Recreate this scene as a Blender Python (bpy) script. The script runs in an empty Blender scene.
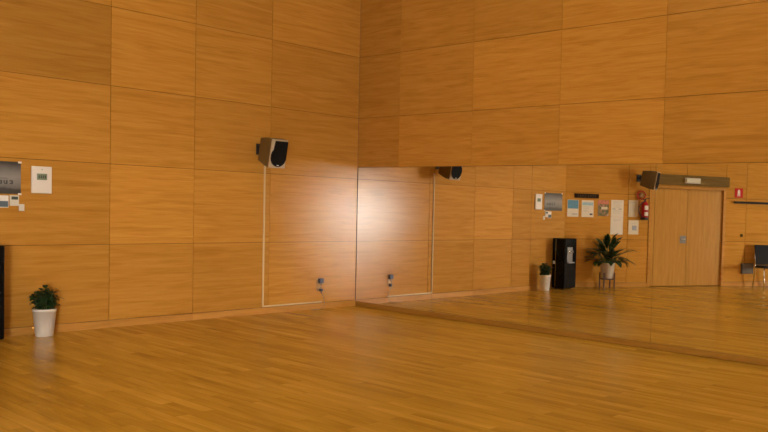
import bpy, math, random
from mathutils import Matrix, Vector
random.seed(7)
SC = bpy.context.scene
COL = SC.collection
PI = math.pi

# ------------------------------------------------------------------ mesh helper
class MB:
    def __init__(self):
        self.v = []; self.f = []; self.m = []; self.sm = []; self.a = []; self.t = []
    def add(self, vs, fs, mi=0, smooth=False, att=0.0, M=None):
        b = len(self.v)
        self.v += [tuple(M @ Vector(p)) if M else tuple(p) for p in vs]
        for q in fs:
            self.f.append(tuple(b + i for i in q)); self.m.append(mi); self.sm.append(smooth); self.a.append(att[0] if isinstance(att, tuple) else att); self.t.append(att[1] if isinstance(att, tuple) else 1.0)
        return self
    def box(self, lo, hi, mi=0, att=0.0, M=None):
        x0, y0, z0 = lo; x1, y1, z1 = hi
        vs = [(x0,y0,z0),(x1,y0,z0),(x1,y1,z0),(x0,y1,z0),(x0,y0,z1),(x1,y0,z1),(x1,y1,z1),(x0,y1,z1)]
        return self.add(vs, [(0,3,2,1),(4,5,6,7),(0,1,5,4),(1,2,6,5),(2,3,7,6),(3,0,4,7)], mi, False, att, M)
    def lathe(self, prof, n=32, mi=0, M=None, smooth=True):
        vs = []; fs = []
        for r, z in prof:
            for k in range(n):
                t = 2*PI*k/n; vs.append((r*math.cos(t), r*math.sin(t), z))
        for i in range(len(prof)-1):
            for k in range(n):
                a = i*n+k; b = i*n+(k+1)%n
                fs.append((a, b, b+n, a+n))
        fs.append(tuple(reversed(range(n)))); fs.append(tuple(range((len(prof)-1)*n, len(prof)*n)))
        return self.add(vs, fs, mi, smooth, 0.0, M)
    def tube(self, pts, r, n=10, mi=0, M=None, r1=None):
        P = [Vector(p) for p in pts]; vs = []; fs = []; prev = None
        for i, p in enumerate(P):
            d = (P[min(i+1, len(P)-1)] - P[max(i-1, 0)]).normalized()
            if prev is None:
                u = d.orthogonal().normalized()
            else:
                u = (prev - d*prev.dot(d))
                u = u.normalized() if u.length > 1e-6 else d.orthogonal().normalized()
            prev = u; w = d.cross(u)
            rr = r if r1 is None else r + (r1-r)*i/(len(P)-1)
            for k in range(n):
                t = 2*PI*k/n; vs.append(p + u*rr*math.cos(t) + w*rr*math.sin(t))
        for i in range(len(P)-1):
            for k in range(n):
                a = i*n+k; b = i*n+(k+1)%n; fs.append((a, b, b+n, a+n))
        fs.append(tuple(reversed(range(n)))); fs.append(tuple(range((len(P)-1)*n, len(P)*n)))
        return self.add(vs, fs, mi, True, 0.0, M)
    def prism(self, poly, y0, y1, mi=0, M=None):
        """polygon in x,z swept along y"""
        n = len(poly)
        vs = [(x, y0, z) for x, z in poly] + [(x, y1, z) for x, z in poly]
        fs = [tuple(range(n)), tuple(reversed(range(n, 2*n)))]
        for k in range(n):
            j = (k+1) % n; fs.append((k, k+n, j+n, j))
        return self.add(vs, fs, mi, False, 0.0, M)
    def build(self, name, mats, parent=None, bevel=0.0, seg=2):
        me = bpy.data.meshes.new(name)
        me.from_pydata([tuple(p) for p in self.v], [], self.f)
        for m in (mats if isinstance(mats, (list, tuple)) else [mats]): me.materials.append(m)
        me.polygons.foreach_set('material_index', self.m)
        me.polygons.foreach_set('use_smooth', self.sm)
        at = me.attributes.new('rnd', 'FLOAT', 'FACE'); at.data.foreach_set('value', self.a)
        at = me.attributes.new('tint', 'FLOAT', 'FACE'); at.data.foreach_set('value', self.t)
        me.update(); me.validate()
        import bmesh
        bm = bmesh.new(); bm.from_mesh(me); bmesh.ops.recalc_face_normals(bm, faces=bm.faces); bm.to_mesh(me); bm.free()
        o = bpy.data.objects.new(name, me); COL.objects.link(o)
        if parent: o.parent = parent
        if bevel:
            b = o.modifiers.new('edge', 'BEVEL'); b.width = bevel; b.segments = seg; b.limit_method = 'ANGLE'; b.angle_limit = 0.7
            try: b.harden_normals = False
            except Exception: pass
        return o

def tag(o, label, cat, group=None, kind=None):
    o['label'] = label; o['category'] = cat
    if group: o['group'] = group
    if kind: o['kind'] = kind
    return o
def struct(o, label=None):
    o['kind'] = 'structure'
    if label: o['label'] = label; o['category'] = o.name.split('_')[0]
    return o
def thing(name, label, cat, M, group=None):
    o = bpy.data.objects.new(name, None); COL.objects.link(o)
    o.empty_display_size = 0.1; o.matrix_world = M
    return tag(o, label, cat, group)

# ------------------------------------------------------------------ materials
def new_mat(name):
    m = bpy.data.materials.new(name); m.use_nodes = True
    nt = m.node_tree; b = nt.nodes['Principled BSDF']
    return m, nt, b
def N(nt, t, **kw):
    n = nt.nodes.new(t)
    for k, v in kw.items(): setattr(n, k, v)
    return n
def plain(name, col, rough=0.5, metal=0.0, spec=0.5, coat=0.0, vary=0.06, scale=9.0, bump=0.0):
    m, nt, b = new_mat(name)
    tc = N(nt, 'ShaderNodeTexCoord'); no = N(nt, 'ShaderNodeTexNoise'); no.inputs['Scale'].default_value = scale
    no.inputs['Detail'].default_value = 4
    nt.links.new(tc.outputs['Object'], no.inputs['Vector'])
    r = N(nt, 'ShaderNodeValToRGB')
    r.color_ramp.elements[0].position = .3; r.color_ramp.elements[1].position = .7
    r.color_ramp.elements[0].color = tuple(c*(1-vary) for c in col) + (1,)
    r.color_ramp.elements[1].color = tuple(min(1, c*(1+vary)) for c in col) + (1,)
    nt.links.new(no.outputs['Fac'], r.inputs['Fac']); nt.links.new(r.outputs['Color'], b.inputs['Base Color'])
    b.inputs['Roughness'].default_value = rough; b.inputs['Metallic'].default_value = metal
    b.inputs['Specular IOR Level'].default_value = spec
    if coat: b.inputs['Coat Weight'].default_value = coat; b.inputs['Coat Roughness'].default_value = .1
    if bump:
        bp = N(nt, 'ShaderNodeBump'); bp.inputs['Strength'].default_value = bump; bp.inputs['Distance'].default_value = .002
        nt.links.new(no.outputs['Fac'], bp.inputs['Height']); nt.links.new(bp.outputs['Normal'], b.inputs['Normal'])
    return m
def math_n(nt, op, a, b=None):
    n = N(nt, 'ShaderNodeMath', operation=op)
    for i, x in enumerate((a, b)):
        if x is None: continue
        if isinstance(x, (int, float)): n.inputs[i].default_value = x
        else: nt.links.new(x, n.inputs[i])
    return n.outputs[0]
def lacquer(nt, col, rough, normal, strength):
    """diffuse wood under a satin lacquer: Beckmann gloss weighted by Fresnel"""
    L = nt.links
    d = N(nt, 'ShaderNodeBsdfDiffuse'); g = N(nt, 'ShaderNodeBsdfGlossy', distribution='BECKMANN'); fr = N(nt, 'ShaderNodeFresnel'); fr.inputs['IOR'].default_value = 1.45
    mx = N(nt, 'ShaderNodeMixShader')
    L.new(col, d.inputs['Color']); L.new(rough, g.inputs['Roughness'])
    for n in (d, g, fr): L.new(normal, n.inputs['Normal'])
    L.new(math_n(nt, 'MULTIPLY', fr.outputs[0], strength), mx.inputs[0]); L.new(d.outputs[0], mx.inputs[1]); L.new(g.outputs[0], mx.inputs[2])
    g.inputs['Color'].default_value = (1, 1, 1, 1)
    out = [n for n in nt.nodes if n.type == 'OUTPUT_MATERIAL'][0]; L.new(mx.outputs[0], out.inputs['Surface'])
    nt.nodes.remove(nt.nodes['Principled BSDF'])
def veneer(name, dark, mid, light, rough=.36, spec=.34, axis='x', tint=.15, fine=1.0):
    """wood veneer: grain along the local x (or z); every panel has its own figure through the 'rnd' face attribute"""
    m, nt, b = new_mat(name); L = nt.links
    tc = N(nt, 'ShaderNodeTexCoord'); sx = N(nt, 'ShaderNodeSeparateXYZ'); L.new(tc.outputs['Object'], sx.inputs[0])
    at = N(nt, 'ShaderNodeAttribute', attribute_name='rnd'); rnd = at.outputs['Fac']
    al, ac = (sx.outputs['X'], sx.outputs['Z']) if axis == 'x' else (sx.outputs['Z'], sx.outputs['X'])
    def vec(sa, sc, off):
        c = N(nt, 'ShaderNodeCombineXYZ')
        L.new(math_n(nt, 'ADD', math_n(nt, 'MULTIPLY', al, sa), math_n(nt, 'MULTIPLY', rnd, 41.0+off)), c.inputs[0])
        L.new(math_n(nt, 'ADD', math_n(nt, 'MULTIPLY', ac, sc), math_n(nt, 'MULTIPLY', rnd, 17.0)), c.inputs[1])
        L.new(math_n(nt, 'MULTIPLY', rnd, 29.0), c.inputs[2])
        return c.outputs[0]
    n1 = N(nt, 'ShaderNodeTexNoise'); n1.inputs['Scale'].default_value = 1.0; n1.inputs['Detail'].default_value = 5; n1.inputs['Distortion'].default_value = 1.1
    L.new(vec(1.3, 15*fine, 0), n1.inputs['Vector'])
    n2 = N(nt, 'ShaderNodeTexNoise'); n2.inputs['Scale'].default_value = 1.0; n2.inputs['Detail'].default_value = 6
    L.new(vec(3.5, 85*fine, 3), n2.inputs['Vector'])
    # cathedral figure: rings stretched along the grain
    wv = N(nt, 'ShaderNodeTexWave', wave_type='BANDS', bands_direction='Y'); wv.inputs['Scale'].default_value = 1.0
    wv.inputs['Distortion'].default_value = 7.0; wv.inputs['Detail'].default_value = 3; wv.inputs['Detail Scale'].default_value = .8
    L.new(vec(.35, 3.2*fine, 7), wv.inputs['Vector'])
    s = math_n(nt, 'ADD', math_n(nt, 'MULTIPLY', n1.outputs['Fac'], .56), math_n(nt, 'MULTIPLY', n2.outputs['Fac'], .40))
    s = math_n(nt, 'ADD', s, math_n(nt, 'MULTIPLY', wv.outputs['Fac'], .045))
    r = N(nt, 'ShaderNodeValToRGB'); L.new(s, r.inputs['Fac'])
    e = r.color_ramp.elements
    e[0].position = .30; e[0].color = dark + (1,); e[1].position = .69; e[1].color = light + (1,)
    x = e.new(.49); x.color = mid + (1,)
    # panel to panel tint: rnd mapped through a white noise
    wn = N(nt, 'ShaderNodeTexWhiteNoise', noise_dimensions='1D'); L.new(rnd, wn.inputs['W'])
    k = math_n(nt, 'ADD', math_n(nt, 'MULTIPLY', wn.outputs['Value'], tint), 1 - tint/2)
    a2 = N(nt, 'ShaderNodeAttribute', attribute_name='tint'); k = math_n(nt, 'MULTIPLY', k, a2.outputs['Fac'])
    mx = N(nt, 'ShaderNodeVectorMath', operation='SCALE'); L.new(r.outputs['Color'], mx.inputs[0]); L.new(k, mx.inputs['Scale'])
    rr = math_n(nt, 'ADD', math_n(nt, 'MULTIPLY', n2.outputs['Fac'], .08), rough - .04)
    bp = N(nt, 'ShaderNodeBump'); bp.inputs['Strength'].default_value = .012; bp.inputs['Distance'].default_value = .002
    L.new(s, bp.inputs['Height'])
    lacquer(nt, mx.outputs[0], rr, bp.outputs['Normal'], spec)
    return m
def floor_mat():
    m, nt, b = new_mat('laminate_floor'); L = nt.links
    tc = N(nt, 'ShaderNodeTexCoord')
    br = N(nt, 'ShaderNodeTexBrick'); br.offset = .37; br.offset_frequency = 2; br.squash = 1.0
    br.inputs['Scale'].default_value = 1.0; br.inputs['Brick Width'].default_value = 1.15; br.inputs['Row Height'].default_value = .098
    br.inputs['Mortar Size'].default_value = .0012; br.inputs['Mortar Smooth'].default_value = .3; br.inputs['Bias'].default_value = 0
    br.inputs['Color1'].default_value = (0, 0, 0, 1); br.inputs['Color2'].default_value = (1, 1, 1, 1); br.inputs['Mortar'].default_value = (.5, .5, .5, 1)
    L.new(tc.outputs['Object'], br.inputs['Vector'])
    bw = N(nt, 'ShaderNodeSeparateColor'); L.new(br.outputs['Color'], bw.inputs[0])
    sx = N(nt, 'ShaderNodeSeparateXYZ'); L.new(tc.outputs['Object'], sx.inputs[0])
    def vec(sa, sc, q):
        c = N(nt, 'ShaderNodeCombineXYZ')
        L.new(math_n(nt, 'MULTIPLY', sx.outputs['X'], sa), c.inputs[0]); L.new(math_n(nt, 'MULTIPLY', sx.outputs['Y'], sc), c.inputs[1])
        L.new(math_n(nt, 'MULTIPLY', bw.outputs[0], q), c.inputs[2]); return c.outputs[0]
    n1 = N(nt, 'ShaderNodeTexNoise'); n1.inputs['Scale'].default_value = 1; n1.inputs['Detail'].default_value = 5; n1.inputs['Distortion'].default_value = .5
    L.new(vec(1.0, 9, 9), n1.inputs['Vector'])
    n2 = N(nt, 'ShaderNodeTexNoise'); n2.inputs['Scale'].default_value = 1; n2.inputs['Detail'].default_value = 4
    L.new(vec(3, 70, 5), n2.inputs['Vector'])
    s = math_n(nt, 'ADD', math_n(nt, 'MULTIPLY', n1.outputs['Fac'], .62), math_n(nt, 'MULTIPLY', n2.outputs['Fac'], .13))
    s = math_n(nt, 'ADD', s, math_n(nt, 'ADD', math_n(nt, 'MULTIPLY', bw.outputs[0], .15), .05))
    r = N(nt, 'ShaderNodeValToRGB'); L.new(s, r.inputs['Fac']); e = r.color_ramp.elements
    e[0].position = .25; e[0].color = FLOOR[0] + (1,); e[1].position = .75; e[1].color = FLOOR[2] + (1,)
    x = e.new(.5); x.color = FLOOR[1] + (1,)
    mx = N(nt, 'ShaderNodeMix', data_type='RGBA'); L.new(br.outputs['Fac'], mx.inputs['Factor'])
    L.new(r.outputs['Color'], mx.inputs['A']); mx.inputs['B'].default_value = (.20, .10, .014, 1)
    rr = math_n(nt, 'ADD', math_n(nt, 'MULTIPLY', n2.outputs['Fac'], .10), FLOOR_ROUGH - .05)
    bp = N(nt, 'ShaderNodeBump'); bp.inputs['Strength'].default_value = .03; bp.inputs['Distance'].default_value = .002
    L.new(math_n(nt, 'SUBTRACT', s, math_n(nt, 'MULTIPLY', br.outputs['Fac'], .8)), bp.inputs['Height'])
    lacquer(nt, mx.outputs['Result'], rr, bp.outputs['Normal'], .8)
    return m

FLOOR = ((.31, .155, .015), (.51, .292, .031), (.70, .42, .064)); FLOOR_ROUGH = .24
M_WALL = veneer('oak_veneer_panels', (.355, .158, .023), (.45, .213, .033), (.515, .260, .047), rough=.185)
M_BASE = veneer('baseboard_wood', (.38, .172, .032), (.46, .222, .045), (.53, .27, .06), rough=.3)
M_BASER = veneer('baseboard_red_wood', (.22, .105, .015), (.28, .136, .020), (.33, .165, .028), rough=.5)
M_DOOR = veneer('door_veneer', (.37, .185, .034), (.43, .222, .044), (.49, .262, .058), rough=.32, axis='z', tint=.06)
M_BEAM = veneer('dark_header_wood', (.10, .058, .010), (.135, .080, .015), (.17, .105, .024), rough=.55, spec=.15)
M_GAP = plain('panel_joint_dark', (.10, .045, .010), .9, spec=.1)
M_FLOOR = floor_mat()
M_WHITE = plain('white_plastic', (.72, .67, .60), .5, vary=.02)
M_POT = plain('white_glazed_pot', (.76, .72, .66), .45, vary=.02)
M_POT2 = plain('cream_pot', (.62, .56, .44), .5, spec=.2, vary=.03)
M_SOIL = plain('soil', (.035, .022, .013), .95, vary=.5, scale=60, bump=.6)
M_LEAF = plain('dark_leaf', (.015, .040, .009), .45, spec=.3, vary=.45, scale=14)
M_LEAF2 = plain('glossy_leaf', (.013, .036, .008), .42, spec=.3, vary=.4, scale=9)
M_STEM = plain('leaf_stem', (.05, .085, .02), .5)
M_BLACK = plain('black_gloss', (.004, .004, .004), .25, spec=.12, vary=.1)
M_BLACKM = plain('black_matte', (.012, .012, .013), .55, vary=.1)
M_GREY = plain('grey_plastic', (.30, .30, .30), .4)
M_LGREY = plain('light_grey_plastic', (.52, .51, .49), .4)
M_CHROME = plain('chrome', (.72, .72, .72), .16, metal=1.0, vary=.02)
M_STEEL = plain('brushed_steel', (.50, .50, .50), .38, metal=1.0, vary=.05)
M_CABINET = plain('speaker_cabinet', (.11, .068, .016), .55, vary=.1)
M_BAFFLE = plain('speaker_baffle', (.42, .33, .21), .5, vary=.03)
M_GRILLE = plain('speaker_grille', (.004, .004, .004), .7, spec=.15, vary=.5, scale=260, bump=.5)
M_CONDUIT = plain('cream_conduit', (.62, .49, .27), .5, vary=.02)
M_PAPER = plain('paper', (.70, .64, .52), .9, spec=.1, vary=.02)
M_PAPER2 = plain('paper_ivory', (.66, .58, .42), .9, spec=.1, vary=.03)
M_TEXT = plain('print_grey', (.34, .33, .31), .8)
M_INK = plain('print_dark', (.05, .05, .05), .7)
M_BLUE = plain('print_blue', (.10, .28, .40), .7, vary=.12, scale=20)
M_BLUE2 = plain('print_pale_blue', (.30, .48, .55), .7, vary=.1, scale=14)
M_RED = plain('extinguisher_red', (.36, .009, .008), .35, spec=.2, vary=.05)
M_SIGNRED = plain('sign_red', (.40, .010, .008), .6, spec=.1, vary=.03)
M_LCD = plain('lcd_green', (.20, .25, .16), .3, vary=.05)
M_LCDK = plain('lcd_dark', (.06, .08, .06), .3)
M_FABRIC = plain('black_fabric', (.008, .008, .010), .9, vary=.25, scale=90, bump=.3)
M_STAND = plain('dark_red_wood', (.07, .022, .012), .4, vary=.2)
M_CEIL = plain('ceiling_paint', (.60, .55, .48), .9, vary=.03)
M_PLASTER = plain('plaster', (.55, .47, .36), .9, vary=.03)
M_RAIL = plain('rail_black', (.006, .005, .005), .6, spec=.15)
M_DEVICE = plain('device_cream', (.62, .58, .50), .45, vary=.03)
def mirror_mat():
    m, nt, b = new_mat('mirror_silver')
    b.inputs['Base Color'].default_value = (.94, .935, .91, 1); b.inputs['Metallic'].default_value = 1; b.inputs['Roughness'].default_value = 0.0
    return m
M_MIRROR = mirror_mat()
def photo_mat():
    """printed grey landscape: dark hills below a misty sky, in the sheet's own x,z"""
    m, nt, b = new_mat('grey_print'); L = nt.links
    tc = N(nt, 'ShaderNodeTexCoord'); sx = N(nt, 'ShaderNodeSeparateXYZ'); L.new(tc.outputs['Object'], sx.inputs[0])
    no = N(nt, 'ShaderNodeTexNoise'); no.inputs['Scale'].default_value = 9; L.new(tc.outputs['Object'], no.inputs['Vector'])
    f = math_n(nt, 'ADD', math_n(nt, 'DIVIDE', sx.outputs['Z'], .35), math_n(nt, 'MULTIPLY', math_n(nt, 'SUBTRACT', no.outputs['Fac'], .5), .16))
    r = N(nt, 'ShaderNodeValToRGB'); L.new(f, r.inputs['Fac']); e = r.color_ramp.elements
    e[0].position = .0; e[0].color = (.045, .042, .038, 1); e[1].position = 1; e[1].color = (.035, .033, .03, 1)
    for p, c in ((.14, .05), (.20, .13), (.33, .19), (.52, .24), (.68, .18), (.84, .10), (.93, .05)):
        x = e.new(p); x.color = (c, c*.97, c*.90, 1)
    L.new(r.outputs['Color'], b.inputs['Base Color']); b.inputs['Roughness'].default_value = .3
    return m
M_PHOTO = photo_mat()
def collage_mat():
    m, nt, b = new_mat('colour_photo_print'); L = nt.links
    tc = N(nt, 'ShaderNodeTexCoord'); no = N(nt, 'ShaderNodeTexNoise'); no.inputs['Scale'].default_value = 16; no.inputs['Detail'].default_value = 3
    L.new(tc.outputs['Object'], no.inputs['Vector'])
    r = N(nt, 'ShaderNodeValToRGB'); L.new(no.outputs['Fac'], r.inputs['Fac']); e = r.color_ramp.elements
    e[0].position = .36; e[0].color = (.06, .07, .02, 1); e[1].position = .66; e[1].color = (.42, .34, .24, 1)
    x = e.new(.5); x.color = (.16, .15, .06, 1); x = e.new(.57); x.color = (.36, .12, .08, 1)
    L.new(r.outputs['Color'], b.inputs['Base Color']); b.inputs['Roughness'].default_value = .6
    return m
M_COLLAGE = collage_mat()
M_CORAL = plain('print_coral', (.50, .16, .09), .6, vary=.25, scale=30)
def lamp_mat(name, col, s):
    m, nt, b = new_mat(name); b.inputs['Base Color'].default_value = col + (1,)
    b.inputs['Emission Color'].default_value = col + (1,); b.inputs['Emission Strength'].default_value = s
    return m
M_EXIT = lamp_mat('exit_lamp_diffuser', (.50, .46, .31), .05)

# ------------------------------------------------------------------ frames of the walls
TH = 1.034125; YD = 5.0903
def ML(s=0, z=0, off=0):            # side wall: local x runs away from the mirror, y into the room
    return Matrix.Translation((off, -s, z)) @ Matrix.Rotation(-PI/2, 4, 'Z')
def MK(s=0, z=0, off=0):            # door wall: local x runs away from the side wall, y into the room
    x = s*math.cos(TH) + off*math.sin(TH); y = -(YD + s*math.sin(TH)) + off*math.cos(TH)
    return Matrix.Translation((x, y, z)) @ Matrix.Rotation(-TH, 4, 'Z')
def MR(x=0, z=0, off=0):            # mirror wall: world x, y into the room is -Y
    return Matrix.Translation((x, -off, z))
def place(o, M): o.matrix_world = M; return o
ZR = [.089, .996, 1.951, 2.875, 3.801, 4.73, 5.65]
HZ = 6.2; FX = 18.0; FY = -18.0
rid = [0]
def panel_grid(mb, xs, zs, y0, y1, gap=.003, tints={}):
    for i in range(len(xs)-1):
        for j in range(len(zs)-1):
            rid[0] += 1
            mb.box((xs[i]+gap, y0, zs[j]+gap), (xs[i+1]-gap, y1, zs[j+1]-gap), 0, ((rid[0]*.6180339) % 1 + .013*rid[0], tints.get((i, j), 1.0)))
# --- side wall (seen directly)
w = MB(); w.box((0, -.14, 0), (5.16, -.014, HZ), 1)
panel_grid(w, [0, 1.458, 2.521, 3.525, 5.10], ZR + [HZ], -.0145, 0, tints={(3,3):.80,(3,2):.92,(3,1):.92,(3,0):.90,(2,1):1.06,(2,0):1.03,(1,4):.90,(1,3):1.0,(0,3):.93,(0,2):.97})
w.box((0, -.0145, 0), (5.10, -.004, .089), 1)
struct(place(w.build('wall_left', [M_WALL, M_GAP]), ML()))
b = MB()
for i, (a, c) in enumerate(((0.0, 2.52), (2.523, 5.09))): b.box((a, -.004, 0), (c, .010, .087), 0, .37+i*.21)
struct(place(b.build('baseboard_left', M_BASE), ML()))
# --- mirror wall: panels above the mirrors
XR = [0, .943, 2.44] + [3.966 + 1.531*k for k in range(10) if 3.966+1.531*k < 17.5] + [FX]
w = MB()
w.box((-.02, .014, 0), (FX, .14, HZ), 1)
panel_grid(w, XR, [2.127] + ZR[3:] + [HZ], 0, .0145, tints={(0,0):.90,(0,1):.86,(0,2):.9,(1,1):.97,(2,2):.88,(3,2):1.08,(4,1):.93,(4,0):.88,(4,2):.95})
panel_grid(w, [7.26] + [8.559 + 1.531*k for k in range(6)] + [FX], ZR[:3] + [2.127], 0, .0145)
w.box((0, .006, .077), (7.25, .0145, 2.125), 1)
struct(w.build('wall_right', [M_WALL, M_GAP]))
b = MB(); b.box((0.011, -.002, .004), (FX, .014, .074), 0, .5)
struct(b.build('baseboard_right', M_BASER))
# --- door wall
DS0, DS1, DZ = 1.965, 3.735, 2.115
LEN = 15.03
w = MB()
xs = [0, 1.415, 2.802, 4.334, 5.75, 7.2] + [8.65 + 1.45*k for k in range(5)] + [LEN]
for (a, c) in ((0, DS0-.06), (DS1+.06, LEN)):
    w.box((a, -.14, 0), (c, -.014, HZ), 1)
w.box((DS0-.06, -.14, DZ+.06), (DS1+.06, -.014, HZ), 1)
for i in range(len(xs)-1):
    for j in range(len(ZR)):
        z0 = ZR[j]; z1 = (ZR+[HZ])[j+1]; segs = [(xs[i], xs[i+1], z0, z1)]
        out = []
        for (a, c, p, q) in segs:      # cut the door opening out of the panel
            A, Cc, Q = DS0-.06, DS1+.06, DZ+.06
            if p >= Q or c <= A or a >= Cc: out.append((a, c, p, q)); continue
            if a < A: out.append((a, A, p, q))
            if c > Cc: out.append((Cc, c, p, q))
            if q > Q: out.append((max(a, A), min(c, Cc), Q, q))
        rid[0] += 1
        for (a, c, p, q) in out:
            w.box((a+.004, -.0145, p+.004), (c-.004, 0, q-.004), 0, (rid[0]*.618) % 1 + .013*rid[0])
struct(place(w.build('wall_back', [M_WALL, M_GAP]), MK()))
b = MB()
b.box((0.0, -.014, 0), (DS0-.06, .010, .087), 0, .3); b.box((DS1+.06, -.014, 0), (LEN, .010, .087), 0, .7)
struct(place(b.build('baseboard_back', M_BASE), MK()))
# --- door
d = MB()
d.box((DS0-.06, -.13, 0), (DS0, .015, DZ), 0, .2); d.box((DS1, -.13, 0), (DS1+.06, .015, DZ), 0, .25); d.box((DS0-.06, -.13, DZ), (DS1+.06, .015, DZ+.06), 0, .3)
door = struct(place(d.build('door_1', M_BASE), MK()))
mid = (DS0+DS1)/2
for i, (a, c) in enumerate(((DS0+.004, mid-.003), (mid+.003, DS1-.004))):
    lf = MB(); lf.box((a, -.075, .012), (c, -.03, DZ-.004), 0, .11+.5*i); lo = lf.build('door_leaf', M_DOOR, door, bevel=.003)
sp = MB(); sp.box((mid-.165, -.03, .935), (mid-.012, -.024, 1.10)); pl = sp.build('handle_plate', plain('handle_steel', (.22, .21, .19), .5, spec=.2), door, bevel=.003)
hb = MB(); hb.tube([(mid-.05, -.024, 1.03), (mid-.05, .012, 1.03), (mid-.06, .022, 1.03), (mid-.15, .022, 1.03)], .010); hb.build('handle', M_STEEL, pl)
bk = MB(); bk.box((DS0, -.13, 0), (DS1, -.12, DZ)); bk.build('door_backing', M_GAP, door)
tb = MB(); tb.box((DS0-.02, 0, 2.195), (DS1+.11, .055, 2.412), 0, .4)
struct(place(tb.build('trim_1', M_BEAM), MK()), )
# --- floor, ceiling, far walls with the daylight windows
f = MB(); f.box((-.2, FY-.2, -.1), (FX+.2, .2, 0)); struct(f.build('floor', M_FLOOR))
f = MB(); f.box((-.2, FY-.2, HZ), (FX+.2, .2, HZ+.1)); struct(f.build('ceiling', M_CEIL))
WY0, WY1, WZ0, WZ1 = -14.75, -12.4, .30, 2.20
w = MB()
w.box((FX, FY, 0), (FX+.2, WY0, HZ)); w.box((FX, WY1, 0), (FX+.2, 0, HZ)); w.box((FX, WY0, 0), (FX+.2, WY1, WZ0)); w.box((FX, WY0, WZ1), (FX+.2, WY1, HZ))
struct(w.build('wall_front', M_PLASTER))
w = MB(); w.box((7.4, FY-.2, 0), (FX+.2, FY, HZ)); struct(w.build('wall_side', M_PLASTER))
w = MB()
for y in (WY0+.03, (WY0*2+WY1)/3, (WY0+2*WY1)/3, WY1-.03): w.box((FX+.02, y-.03, WZ0), (FX+.08, y+.03, WZ1))
for z in (WZ0+.03, WZ1-.03): w.box((FX+.02, WY0, z-.03), (FX+.08, WY1, z+.03))
struct(w.build('window_1', M_BLACKM))

# ------------------------------------------------------------------ mirrors
MX = [.010, 1.72, 3.545, 5.412, 7.25]
names = ['tall frameless wall mirror panel meeting the corner of the wood walls',
         'tall frameless wall mirror panel, second from the corner, reflecting white conduit and bare wood panels',
         'tall frameless wall mirror panel reflecting water dispenser, posters, plant and fire extinguisher',
         'tall frameless wall mirror panel reflecting the wooden double door and black chair']
for i in range(4):
    m = MB(); m.box((MX[i]+.002, 0, .077), (MX[i+1]-.002, .006, 2.124), 0)
    tag(m.build('wall_mirror', [M_MIRROR]), names[i], 'mirror', 'mirror panels along the wall')

# ------------------------------------------------------------------ speakers
def speaker(M_wall, h0, yaw, tilt, label, arm):
    """origin on the wall; cabinet hangs on a bracket arm, front turned by yaw and tilted down"""
    t = thing('wall_speaker', label, 'speaker', M_wall, 'loudspeakers on brackets')
    W, H, D = .235, .385, .32
    R = Matrix.Translation((0, arm, 0)) @ Matrix.Rotation(yaw, 4, 'Z') @ Matrix.Rotation(tilt, 4, 'X')
    c = MB()      # tapered cabinet: narrower at the back; local y forward
    wb, hb_ = W*.36, H*.40
    vs = [(-wb,0,-hb_),(wb,0,-hb_),(wb,0,hb_),(-wb,0,hb_),(-W/2,D*.7,-H/2),(W/2,D*.7,-H/2),(W/2,D*.7,H/2),(-W/2,D*.7,H/2),(-W/2,D,-H/2),(W/2,D,-H/2),(W/2,D,H/2),(-W/2,D,H/2)]
    fs = [(0,1,2,3),(8,11,10,9)]
    for o_ in (0, 4):
        for k in range(4):
            j = (k+1) % 4; fs.append((o_+k, o_+j, o_+4+j, o_+4+k))
    c.add(vs, fs, 0, False, 0, R)
    c.build('cabinet', M_CABINET, t, bevel=.012)
    f = MB(); f.box((-W/2, D, -H/2), (W/2, D+.022, H/2), 0, 0, R)
    bf = f.build('front_baffle', M_BAFFLE, t, bevel=.008)
    g = MB(); poly = [(-.082, .172), (.133, .172), (.133, -.05)]      # grille: square top, round bottom
    cx, cz, r = 0.0, -.045, .134
    for k in range(0, 19):
        a = -PI*k/18; poly.append((cx + r*math.cos(a), cz + r*math.sin(a)*.98))
    poly += [(-.134, -.02), (-.122, .02), (-.096, .05)]
    g.prism([(-px_*.84, pz_) for px_, pz_ in poly], D+.018, D+.034, 0, R)
    gr = g.build('grille', M_GRILLE, t, bevel=.006)
    lg = MB(); lg.box((-.014, D+.034, -.162), (.014, D+.037, -.150), 0, 0, R); lg.build('badge', M_LGREY, gr)
    b = MB(); b.box((-.05, 0, -.075), (.05, .012, .075)); b.tube([(0, .01, 0), (0, arm*.5, .0), (0, arm+.02, 0)], .017); b.lathe([(.026, -.05), (.026, .05)], 16, 0, Matrix.Translation((0, arm*.62, 0)))
    b.build('wall_bracket', M_BLACKM, t)
    k = MB(); k.tube([(-.03, arm*.62, 0), (.03, arm*.62, 0)], .03, 14); k.build('bracket_knob', M_BLACKM, t)
    return t
SP = speaker(ML(1.625, 2.275, 0), 0, math.radians(0), math.radians(-12), 'loudspeaker on a wall bracket above the white conduit, black grille facing the room', .13)
SP2 = speaker(MK(1.64, 2.30, 0), 0, math.radians(-50), math.radians(-10), 'loudspeaker high on the wall above the fire extinguisher, seen from its side', .16)

# conduit from the speaker down and along the baseboard
def conduit(M, pts, label):
    m = MB()
    for (a, b_) in zip(pts[:-1], pts[1:]):
        x0, x1 = sorted((a[0], b_[0])); z0, z1 = sorted((a[1], b_[1]))
        m.box((x0-.009, 0.0, z0-.009), (x1+.009, .016, z1+.009))
    o = m.build('cable_conduit', M_CONDUIT); place(o, M); return tag(o, label, 'conduit', 'surface cable conduits')
conduit(ML(), [(1.545, 2.11), (1.545, .103)], 'x')
bpy.data.objects.remove(bpy.data.objects['cable_conduit'])
m = MB(); m.box((1.536, 0, .096), (1.554, .016, 2.12)); m.box((.60, 0, .096), (1.536, .016, .114))
tag(place(m.build('cable_conduit', M_CONDUIT), ML()), 'cream L-shaped cable conduit running from the loudspeaker down to the floor corner', 'conduit')

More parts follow.
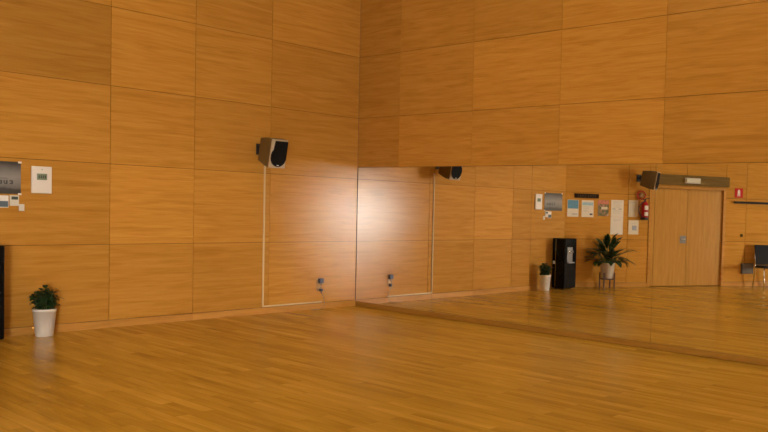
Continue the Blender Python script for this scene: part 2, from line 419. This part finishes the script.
# wall socket, adapters and cable
t = thing('wall_socket', 'cream double socket plate low on the wood wall near the corner', 'socket', ML(.665, .40))
m = MB(); m.box((-.05, 0, -.13), (.03, .006, .05)); m.build('plate', plain('socket_plate', (.46, .27, .075), .5), t, bevel=.004)
m = MB()
for z in (.015, -.105):
    m = MB(); m.lathe([(.026, .0), (.026, .006)], 20, 0, Matrix.Translation((0, .016, z)) @ Matrix.Rotation(PI/2, 4, 'X')); m.build('socket_face', plain('socket_face', (.38, .22, .07), .5), t)
def adapter(s, z, label, size):
    t = thing('power_adapter', label, 'adapter', ML(s, z, .016), 'plugs in the socket')
    m = MB(); m.box((-size/2, 0, -size/2), (size/2, .055, size/2)); m.build('plug_body', M_PLUG, t, bevel=.012)
    m = MB(); m.tube([(0, .03, -size/2+.004), (0, .034, -size/2-.03)], .006); m.build('cable_boot', M_BLACKM, t)
    return t
M_PLUG = plain('dark_blue_plug', (.025, .035, .05), .4)
adapter(.645, .42, 'dark square plug in the upper socket outlet above the loose cable', .074)
adapter(.64, .285, 'small black plug in the lower socket outlet', .042)
m = MB()
m.tube([(.645, .05, .355), (.655, .055, .31), (.635, .05, .25), (.60, .05, .18), (.585, .055, .10), (.60, .065, .04), (.66, .08, .012), (.74, .085, .010), (.80, .075, .010), (.84, .09, .010), (.78, .11, .010), (.70, .10, .010), (.74, .12, .010), (.82, .125, .010)], .005, 8)
tag(place(m.build('power_cable', plain('cable_grey', (.30, .20, .10), .5)), ML()), 'thin grey cable hanging from the plug to a loose coil on the floor', 'cable')

# ------------------------------------------------------------------ wall controller, poster and small cards on the side wall
t = thing('wall_controller', 'white wall controller with small green display, alone above the potted plant', 'controller', ML(4.24, 1.725))
m = MB(); m.box((-.098, 0, -.150), (.098, .028, .150)); m.build('housing', M_WHITE, t, bevel=.006)
m = MB(); m.box((-.050, .026, .0), (.050, .032, .070)); dsp = m.build('display', M_LCD, t, bevel=.003)
m = MB()
for x in (-.032, -.012, .008, .028): m.box((x-.006, .032, .018), (x+.006, .0335, .05))
m.build('digits', M_LCDK, dsp)
m = MB(); m.lathe([(.006, 0), (.006, .004)], 12, 0, Matrix.Translation((0, .028, .115)) @ Matrix.Rotation(-PI/2, 4, 'X')); m.build('indicator', M_GREY, t)
# grey landscape poster with white corner tapes
t = thing('grey_poster', 'glossy grey landscape poster with dark lettering taped above the small cards', 'poster', ML(4.71, 1.56))
m = MB(); m.box((-.275, 0, 0), (.275, .006, .35)); m.build('sheet', M_PHOTO, t)
m = MB()
for k, x in enumerate((.06, -.01, -.06, -.11, -.16)):      # the line of dark lettering
    m.box((x-.042, .006, .105), (x-.026, .0066, .147)); m.box((x-.026, .006, .105), (x-.010, .0066, .118))
    if k % 2 == 0: m.box((x-.026, .006, .134), (x-.008, .0066, .147))
    else: m.box((x-.016, .006, .118), (x-.004, .0066, .147))
m.box((-.15, .006, .165), (.06, .0066, .170))
m.build('lettering', M_INK, t)
for (x, z) in ((-.265, .345), (.265, .345), (-.265, .0)):
    m = MB(); m.box((x-.016, .0055, z-.010), (x+.016, .0075, z+.010)); m.build('tape', M_WHITE, t)
t = thing('notice_card', 'white card with dark blue lower half under the grey poster', 'card', ML(4.60, 1.41))
m = MB(); m.box((-.05, 0, 0), (.05, .008, .13)); m.build('card', M_WHITE, t); m = MB(); m.box((-.046, .008, .006), (.046, .009, .07)); m.build('picture', plain('card_picture', (.07, .10, .12), .6), t)
t = thing('thermostat', 'small cream thermostat with dark display under the grey poster', 'thermostat', ML(4.497, 1.43))
m = MB(); m.box((-.042, 0, 0), (.042, .022, .115)); m.build('housing', M_DEVICE, t, bevel=.004); m = MB(); m.box((-.03, .02, .068), (.03, .025, .102)); m.build('display', M_LCDK, t)
m = MB(); m.box((-.026, 0, 0), (.026, .012, .075)); o = m.build('wall_sensor', M_DEVICE, None, bevel=.004); place(o, ML(4.427, 1.375)); tag(o, 'tiny white sensor box beside and below the cream thermostat', 'sensor')

# ------------------------------------------------------------------ plants
def leaf(mb, base, yaw, L, W, lift, droop, fold=.25, n=6, mi=0):
    """a blade that leaves base at angle lift and bends down by droop"""
    P = Vector(base); ang = lift; st = L/n; vs = []; fs = []
    d2 = Vector((math.cos(yaw), math.sin(yaw), 0)); side = Vector((-math.sin(yaw), math.cos(yaw), 0))
    for i in range(n+1):
        t = i/n; wdt = W/2*(math.sin(PI*min(1, t*.94+.05))**.75)*(1-.25*t) + .0008
        up = Vector((-math.sin(ang)*d2.x, -math.sin(ang)*d2.y, math.cos(ang)))
        vs += [P + side*wdt + up*wdt*fold, P.copy(), P - side*wdt + up*wdt*fold]
        P = P + (d2*math.cos(ang) + Vector((0, 0, 1))*math.sin(ang))*st; ang -= droop/n
    for i in range(n):
        a = 3*i; fs += [(a, a+1, a+4, a+3), (a+1, a+2, a+5, a+4)]
    mb.add(vs, fs, mi, True)
def pot(h, rb, rt, lip):
    m = MB(); m.lathe([(rb*.9, 0), (rb, .006), (rt-.004, h-lip), (rt, h-lip), (rt, h-.004), (rt-.003, h), (rt-.012, h), (rt-.015, h-.03), (.005, h-.032)], 40); return m
t = thing('potted_plant', 'small bushy dark green plant in a tapered white pot on the floor by the wall', 'plant', Matrix.Translation((.21, -4.272, 0)))
pot(.305, .085, .113, .028).build('pot', M_POT, t)
m = MB(); m.lathe([(.095, .268), (.09, .285)], 24); m.build('soil', M_SOIL, t)
rg = random.Random(5); fo = MB(); st = MB()
for k in range(34):
    a = 2*PI*k*.381966 + rg.uniform(-.3, .3); q = math.sqrt((k+.5)/34); rad = .118*q; hgt = .53 - .10*q*q + rg.uniform(-.03, .02)
    top = Vector((math.cos(a)*rad, math.sin(a)*rad, hgt)); b0 = Vector((math.cos(a)*rad*.5, math.sin(a)*rad*.5, .275))
    mid_ = (b0+top)/2 + Vector((math.cos(a), math.sin(a), 0))*.008
    st.tube([b0, mid_, top], .0035, 6)
    for j in range(8):
        q2 = b0.lerp(top, .25+.75*j/7); leaf(fo, q2, rg.uniform(0, 2*PI), rg.uniform(.055, .085), rg.uniform(.04, .06), rg.uniform(-.2, .9), rg.uniform(.3, 1.2), .2, 5)
fo.build('foliage', M_LEAF, t); st.build('stem', M_STEM, t)

PS, PO = .85, .30      # plant on the stand, in front of the door wall
t = thing('plant_stand', 'dark red wooden plant stand on slim legs holding the cream pot', 'stand', MK(PS, 0, PO))
for (a, b_) in ((.115, .115), (-.115, .115), (.115, -.115), (-.115, -.115)):
    m = MB(); m.box((a-.012, b_-.012, 0), (a+.012, b_+.012, .33)); m.build('leg', M_STAND, t, bevel=.003)
for (x0, y0, x1, y1) in ((-.115, -.009, .115, .009), (-.009, -.115, .009, .115)):
    pass
m = MB(); m.box((-.103, .106, .185), (.103, .124, .21)); m.box((-.103, -.124, .185), (.103, -.106, .21)); m.box((.106, -.103, .185), (.124, .103, .21)); m.box((-.124, -.103, .185), (-.106, .103, .21)); m.box((-.106, -.106, .19), (.106, .106, .206))
m.build('rail', M_STAND, t, bevel=.002)
t = thing('potted_plant', 'large arching long-leaved green plant in a cream pot on the wooden stand', 'plant', MK(PS, .206, PO))
pot(.32, .12, .155, .02).build('pot', M_POT2, t)
m = MB(); m.lathe([(.135, .285), (.13, .30)], 24); m.build('soil', M_SOIL, t)
rg = random.Random(11); fo = MB(); st = MB()
for k in range(78):
    a = 2*PI*(k*.381966) + rg.uniform(-.2, .2); q = (k+.5)/78
    lift = 1.50 - 1.0*q + rg.uniform(-.1, .1); pl_ = rg.uniform(.10, .42)*(1.1-.35*q); r0 = .015+.07*q
    P = Vector((math.cos(a)*r0, math.sin(a)*r0, .295)); d2 = Vector((math.cos(a), math.sin(a), 0)); pts = [P.copy()]; an = lift
    for i in range(4):
        P = P + (d2*math.cos(an) + Vector((0, 0, 1))*math.sin(an))*pl_/4; an -= .06+.07*q; pts.append(P.copy())
    st.tube(pts, .005, 6, r1=.003)
    leaf(fo, P, a, rg.uniform(.21, .31), rg.uniform(.105, .15), an, rg.uniform(.2, .9)+.6*q, .22, 8)
fo.build('foliage', M_LEAF2, t); st.build('stem', M_STEM, t)

# ------------------------------------------------------------------ water dispenser by the side wall
t = thing('water_dispenser', 'tall black water dispenser standing in the wall corner beside the small plant', 'dispenser', ML(4.875, 0, .03))
W, D, H = .37, .32, 1.015
m = MB(); m.box((-W/2, 0, .02), (W/2, D-.03, H)); m.build('body', M_BLACK, t, bevel=.01)
m = MB(); m.box((-W/2, D-.03, .03), (W/2, D, .52)); m.box((-W/2, D-.03, .84), (W/2, D, H-.004)); m.box((-W/2, D-.03, .52), (-W/2+.085, D, .84)); m.box((W/2-.085, D-.03, .52), (W/2, D, .84))
m.build('front_panel', M_BLACK, t, bevel=.006)
m = MB(); m.box((-W/2+.085, D-.031, .52), (W/2-.085, D-.026, .84)); m.build('niche', plain('niche_grey', (.20, .185, .16), .5), t)
for x in (-.05, .05):
    m = MB(); m.tube([(x, D-.028, .76), (x, D+.015, .76), (x, D+.018, .72)], .011); m.build('tap', M_CHROME, t)
m = MB(); m.box((-W/2+.09, D-.026, .522), (W/2-.09, D+.035, .545)); m.build('drip_tray', M_GREY, t, bevel=.004)
for x in (-W/2-.004, W/2+.001):
    m = MB(); m.box((x, .085, .04), (x+.003, .093, H-.02)); m.build('side_trim', M_CHROME, t)
m = MB(); m.box((-W/2-.004, .02, .50), (-W/2, .075, .56)); m.build('side_label', M_LGREY, t)
for (x, y) in ((-.11, .05), (.11, .05), (-.11, .24), (.11, .24)):
    m = MB(); m.lathe([(.018, 0), (.018, .022)], 14, 0, Matrix.Translation((x, y, 0))); m.build('foot', M_BLACKM, t)

# ------------------------------------------------------------------ door wall: plaque, papers, extinguisher, signs
m = MB(); m.box((-.27, 0, -.045), (.27, .015, .045), 0); x = -.20
for k, wd in enumerate((.03, .028, .03, .028, .03, .028, .03, .028)):
    m.box((x, .015, -.018), (x+.008, .0165, .018), 1); m.box((x, .015, .010), (x+wd, .0165, .018), 1); m.box((x, .015, -.018), (x+wd, .0165, -.010), 1); x += wd + (.022 if k != 3 else .045)
tag(place(m.build('name_plaque', [plain('plaque_dark', (.024, .013, .007), .7, spec=.05), plain('plaque_letter', (.09, .07, .05), .8, spec=.05)]), MK(.465, 1.885)), 'long dark wooden plaque with faint lettering above the blue leaflets', 'plaque')
def sheet(s, z0, w_, h, label, mats, shapes, name='wall_notice', group='papers on the door wall'):
    m = MB(); m.box((-w_/2, 0, 0), (w_/2, .004, h), 0)
    for (x0, za, x1, zb, mi) in shapes: m.box((x0*w_-w_/2, .004, za*h), (x1*w_-w_/2, .0052, zb*h), mi)
    return tag(place(m.build(name, mats), MK(s, z0)), label, 'paper', group)
def lines(x0, x1, zs, mi, t=.012): return [(x0, z, x1 - (.12 if i % 3 == 2 else 0), z+t, mi) for i, z in enumerate(zs)]
sheet(.172, 1.45, .245, .345, 'white leaflet with a solid blue upper half below the dark plaque', [M_PAPER, M_BLUE, M_TEXT], [(.03, .48, .97, .985, 1)] + lines(.4, .9, (.10, .16), 2, .03), 'blue_leaflet')
sheet(.495, 1.45, .265, .345, 'white leaflet with a pale blue band at the top and a small dark mark below', [M_PAPER, M_BLUE2, M_TEXT, M_INK], [(.04, .70, .96, .88, 1)] + lines(.08, .6, (.60, .52, .40, .34), 2) + [(.68, .12, .92, .22, 3)], 'pale_leaflet')
sheet(.845, 1.48, .245, .33, 'colourful photo poster with a coral red top', [M_COLLAGE, M_CORAL, M_PAPER2], [(0.02, .74, .98, .99, 1), (.32, .42, .88, .58, 2)], 'photo_poster')
sheet(1.165, 1.468, .285, .355, 'white typed notice, upper of two sheets hung one above the other', [M_PAPER, M_TEXT], lines(.15, .85, (.9, .84, .78, .7, .64, .56, .36, .30, .22), 1, .014) + [(.12, .44, .35, .50, 1), (.6, .44, .85, .50, 1)], 'typed_notice')
sheet(1.163, 1.10, .285, .365, 'plain white notice, lower of two sheets hung one above the other', [M_PAPER, M_TEXT], lines(.2, .8, (.88, .80), 1, .012), 'typed_notice')
sheet(1.535, 1.48, .225, .35, 'ivory lined notice beside the fire extinguisher hose', [M_PAPER2, M_TEXT], [(.2, .05, .215, .95, 1), (.45, .05, .462, .95, 1), (.7, .05, .712, .95, 1), (.1, .86, .9, .875, 1)], 'lined_notice')
sheet(1.552, 1.11, .235, .30, 'ivory notice with a dark square picture under the fire extinguisher', [M_PAPER2, M_TEXT, M_GREY], [(.35, .28, .8, .62, 2)] + lines(.2, .8, (.8, .74, .16), 1, .014), 'picture_notice')
# extinguisher
t = thing('fire_extinguisher', 'red fire extinguisher with coiled hose hung on the wall beside the door', 'fire extinguisher', MK(1.765, 1.425, .085))
m = MB(); m.lathe([(.068, .0), (.075, .008), (.075, .31), (.068, .345), (.045, .375), (.024, .388), (.022, .40)], 28); m.build('cylinder', M_RED, t)
m = MB(); m.lathe([(.0765, .0), (.0775, .004), (.0775, .05), (.0765, .053)], 28); m.build('foot_ring', M_BLACKM, t)
m = MB()
def patch(mb, r, a0, a1, z0, z1, n=8):
    vs = []; fs = []
    for k in range(n+1):
        a = a0+(a1-a0)*k/n; vs += [(r*math.cos(a), r*math.sin(a), z0), (r*math.cos(a), r*math.sin(a), z1)]
    for k in range(n): fs.append((2*k, 2*k+2, 2*k+3, 2*k+1))
    mb.add(vs, fs, 0, True)
patch(m, .0765, .7, 2.1, .21, .30); patch(m, .0765, .7, 2.1, .085, .165); m.build('label_sticker', M_PAPER, t)
m = MB(); m.tube([(0, 0, .395), (0, 0, .43)], .02, 14); m.tube([(.02, 0, .425), (-.06, .0, .43)], .008, 8); m.tube([(0, 0, .43), (.03, .01, .45), (.09, .02, .458)], .009, 8); m.build('valve_lever', M_BLACKM, t)
m = MB(); m.tube([(0, .03, .41), (-.02, .055, .40), (-.10, .06, .36), (-.165, .055, .28), (-.17, .055, .18), (-.13, .06, .10), (-.09, .065, .06)], .010, 10); m.build('hose', M_BLACKM, t)
m = MB(); m.box((-.04, -.085, .2), (.04, -.07, .36)); m.build('wall_hook', M_BLACKM, t)
t = thing('hose_ring', 'red ring bracket on the wall just above the fire extinguisher', 'ring', MK(1.70, 1.945, .0))
m = MB(); m.tube([(.095*math.cos(2*PI*k/28), .03, .085*math.sin(2*PI*k/28)) for k in range(29)], .013, 10); m.build('ring', M_RED, t)
m = MB(); m.lathe([(.05, 0), (.05, .025)], 20, 0, Matrix.Rotation(-PI/2, 4, 'X')); m.build('dial', plain('dial_tan', (.36, .20, .07), .7), t)
# exit lamp on the dark header
t = thing('exit_lamp', 'pale emergency light box fixed to the dark header above the door', 'lamp', MK(2.905, 2.24, .055))
m = MB(); m.box((-.19, 0, 0), (.19, .02, .115)); m.build('housing', M_DEVICE, t, bevel=.004)
m = MB(); m.box((-.175, .018, .01), (.175, .06, .105)); m.build('diffuser', M_EXIT, t, bevel=.01)
# red safety sign
t = thing('safety_sign', 'small red safety sign with a white pictogram beside the door', 'sign', MK(4.125, 1.975))
m = MB(); m.box((-.105, 0, 0), (.105, .006, .21)); m.build('plate', M_SIGNRED, t)
m = MB(); m.prism([(-.035, .03), (-.012, .03), (-.005, .10), (.005, .10), (.012, .03), (.035, .03), (.03, .15), (.012, .178), (-.012, .178), (-.03, .15)], .006, .0075); m.build('pictogram', M_PAPER, t)
m = MB(); m.box((-.95, .03, -.024), (.95, .065, .024)); 
t = thing('wall_rail', 'long black rail on the wall to the side of the door, above the chair', 'rail', MK(4.93, 1.87))
m.build('bar', M_RAIL, t, bevel=.006)
for x in (-.85, 0, .85):
    m = MB(); m.box((x-.02, 0, -.02), (x+.02, .032, .02)); m.build('bracket', M_RAIL, t)
t = thing('floor_socket_box', 'grey square electrical box low on the wall between door and chair', 'electrical box', MK(4.40, .275))
m = MB(); m.box((-.155, 0, 0), (.155, .05, .235)); m.build('housing', plain('box_grey', (.10, .085, .065), .7, spec=.1), t, bevel=.006)
m = MB(); m.box((-.13, .05, .02), (.13, .054, .215)); m.build('cover', plain('box_cover', (.125, .108, .085), .7, spec=.1), t, bevel=.002)
m = MB(); m.lathe([(.035, 0), (.035, .012), (.024, .03), (.008, .034)], 20, 0, Matrix.Rotation(-PI/2, 4, 'X'))
tag(place(m.build('door_stop', M_BEAM), MK(4.235, 1.135)), 'small round dark wall knob between door and chair', 'knob')
# chair
t = thing('chair', 'black upholstered chair with chrome legs standing against the wall past the door', 'chair', MK(4.69, 0, .44) @ Matrix.Rotation(math.radians(7), 4, 'Z'))
m = MB(); m.box((-.235, -.20, .43), (.235, .25, .485)); m.build('seat', M_FABRIC, t, bevel=.02, seg=3)
m = MB(); m.box((-.230, -.025, .0), (.230, .015, .45), 0, 0, Matrix.Translation((0, -.20, .49)) @ Matrix.Rotation(.16, 4, 'X')); m.build('backrest', M_FABRIC, t, bevel=.018, seg=3)
for sx in (-1, 1):
    m = MB(); m.tube([(sx*.225, .22, .43), (sx*.235, .25, .2), (sx*.238, .26, .0)], .016, 10); m.build('leg', M_CHROME, t)
    m = MB(); m.tube([(sx*.215, -.28, .93), (sx*.225, -.205, .5), (sx*.23, -.20, .43), (sx*.238, -.27, 0)], .014, 10); m.build('leg', M_CHROME, t)
    m = MB(); m.tube([(sx*.228, -.20, .43), (sx*.228, .22, .43)], .011, 8); m.build('seat_rail', M_CHROME, t)

# ------------------------------------------------------------------ light
def area(name, loc, rot, sx_, sy_, power, col):
    l = bpy.data.lights.new(name, 'AREA'); l.shape = 'RECTANGLE'; l.size = sx_; l.size_y = sy_; l.energy = power; l.color = col
    o = bpy.data.objects.new(name, l); COL.objects.link(o); o.location = loc; o.rotation_euler = rot; return o
area('window_daylight', (FX+.12, (WY0+WY1)/2, (WZ0+WZ1)/2), (0, PI/2, 0), WZ1-WZ0, WY1-WY0, 5500, (1, .985, .94))
area('ceiling_lamp', (5.5, -4.5, HZ-.03), (0, 0, 0), 8.5, 6.5, 400, (1, .87, .64))  # added fill light below the ceiling, no fixture; brightens floor and upper walls
wd = bpy.data.worlds.new('world'); SC.world = wd; wd.use_nodes = True
wd.node_tree.nodes['Background'].inputs['Color'].default_value = (.6, .5, .36, 1); wd.node_tree.nodes['Background'].inputs['Strength'].default_value = .3

# ------------------------------------------------------------------ camera
cam = bpy.data.cameras.new('camera'); co = bpy.data.objects.new('camera', cam); COL.objects.link(co); SC.camera = co
yaw, pitch, roll = .63295, -.03626, .030498
fw = Vector((-math.sin(yaw)*math.cos(pitch), math.cos(yaw)*math.cos(pitch), math.sin(pitch))); rt = Vector((math.cos(yaw), math.sin(yaw), 0)); up = rt.cross(fw)
r2 = rt*math.cos(roll) + up*math.sin(roll); u2 = up*math.cos(roll) - rt*math.sin(roll)
R = Matrix((r2, u2, -fw)).transposed().to_4x4()
co.matrix_world = Matrix.Translation((10.44488, -7.88373, 1.5526)) @ R
cam.sensor_fit = 'HORIZONTAL'; cam.sensor_width = 36; cam.lens = 38.231; cam.shift_x = -.28217; cam.shift_y = .03395; cam.clip_end = 100

SC.view_settings.view_transform = 'Standard'; SC.view_settings.look = 'None'; SC.view_settings.gamma = 1; SC.view_settings.use_curve_mapping = False
SC.view_settings.exposure = -1.47
SC.cycles.max_bounces = 10; SC.cycles.diffuse_bounces = 5; SC.cycles.glossy_bounces = 6
SC.cycles.caustics_reflective = True; SC.cycles.blur_glossy = 0.0; SC.cycles.sample_clamp_indirect = 60
SC.cycles.use_denoising = True
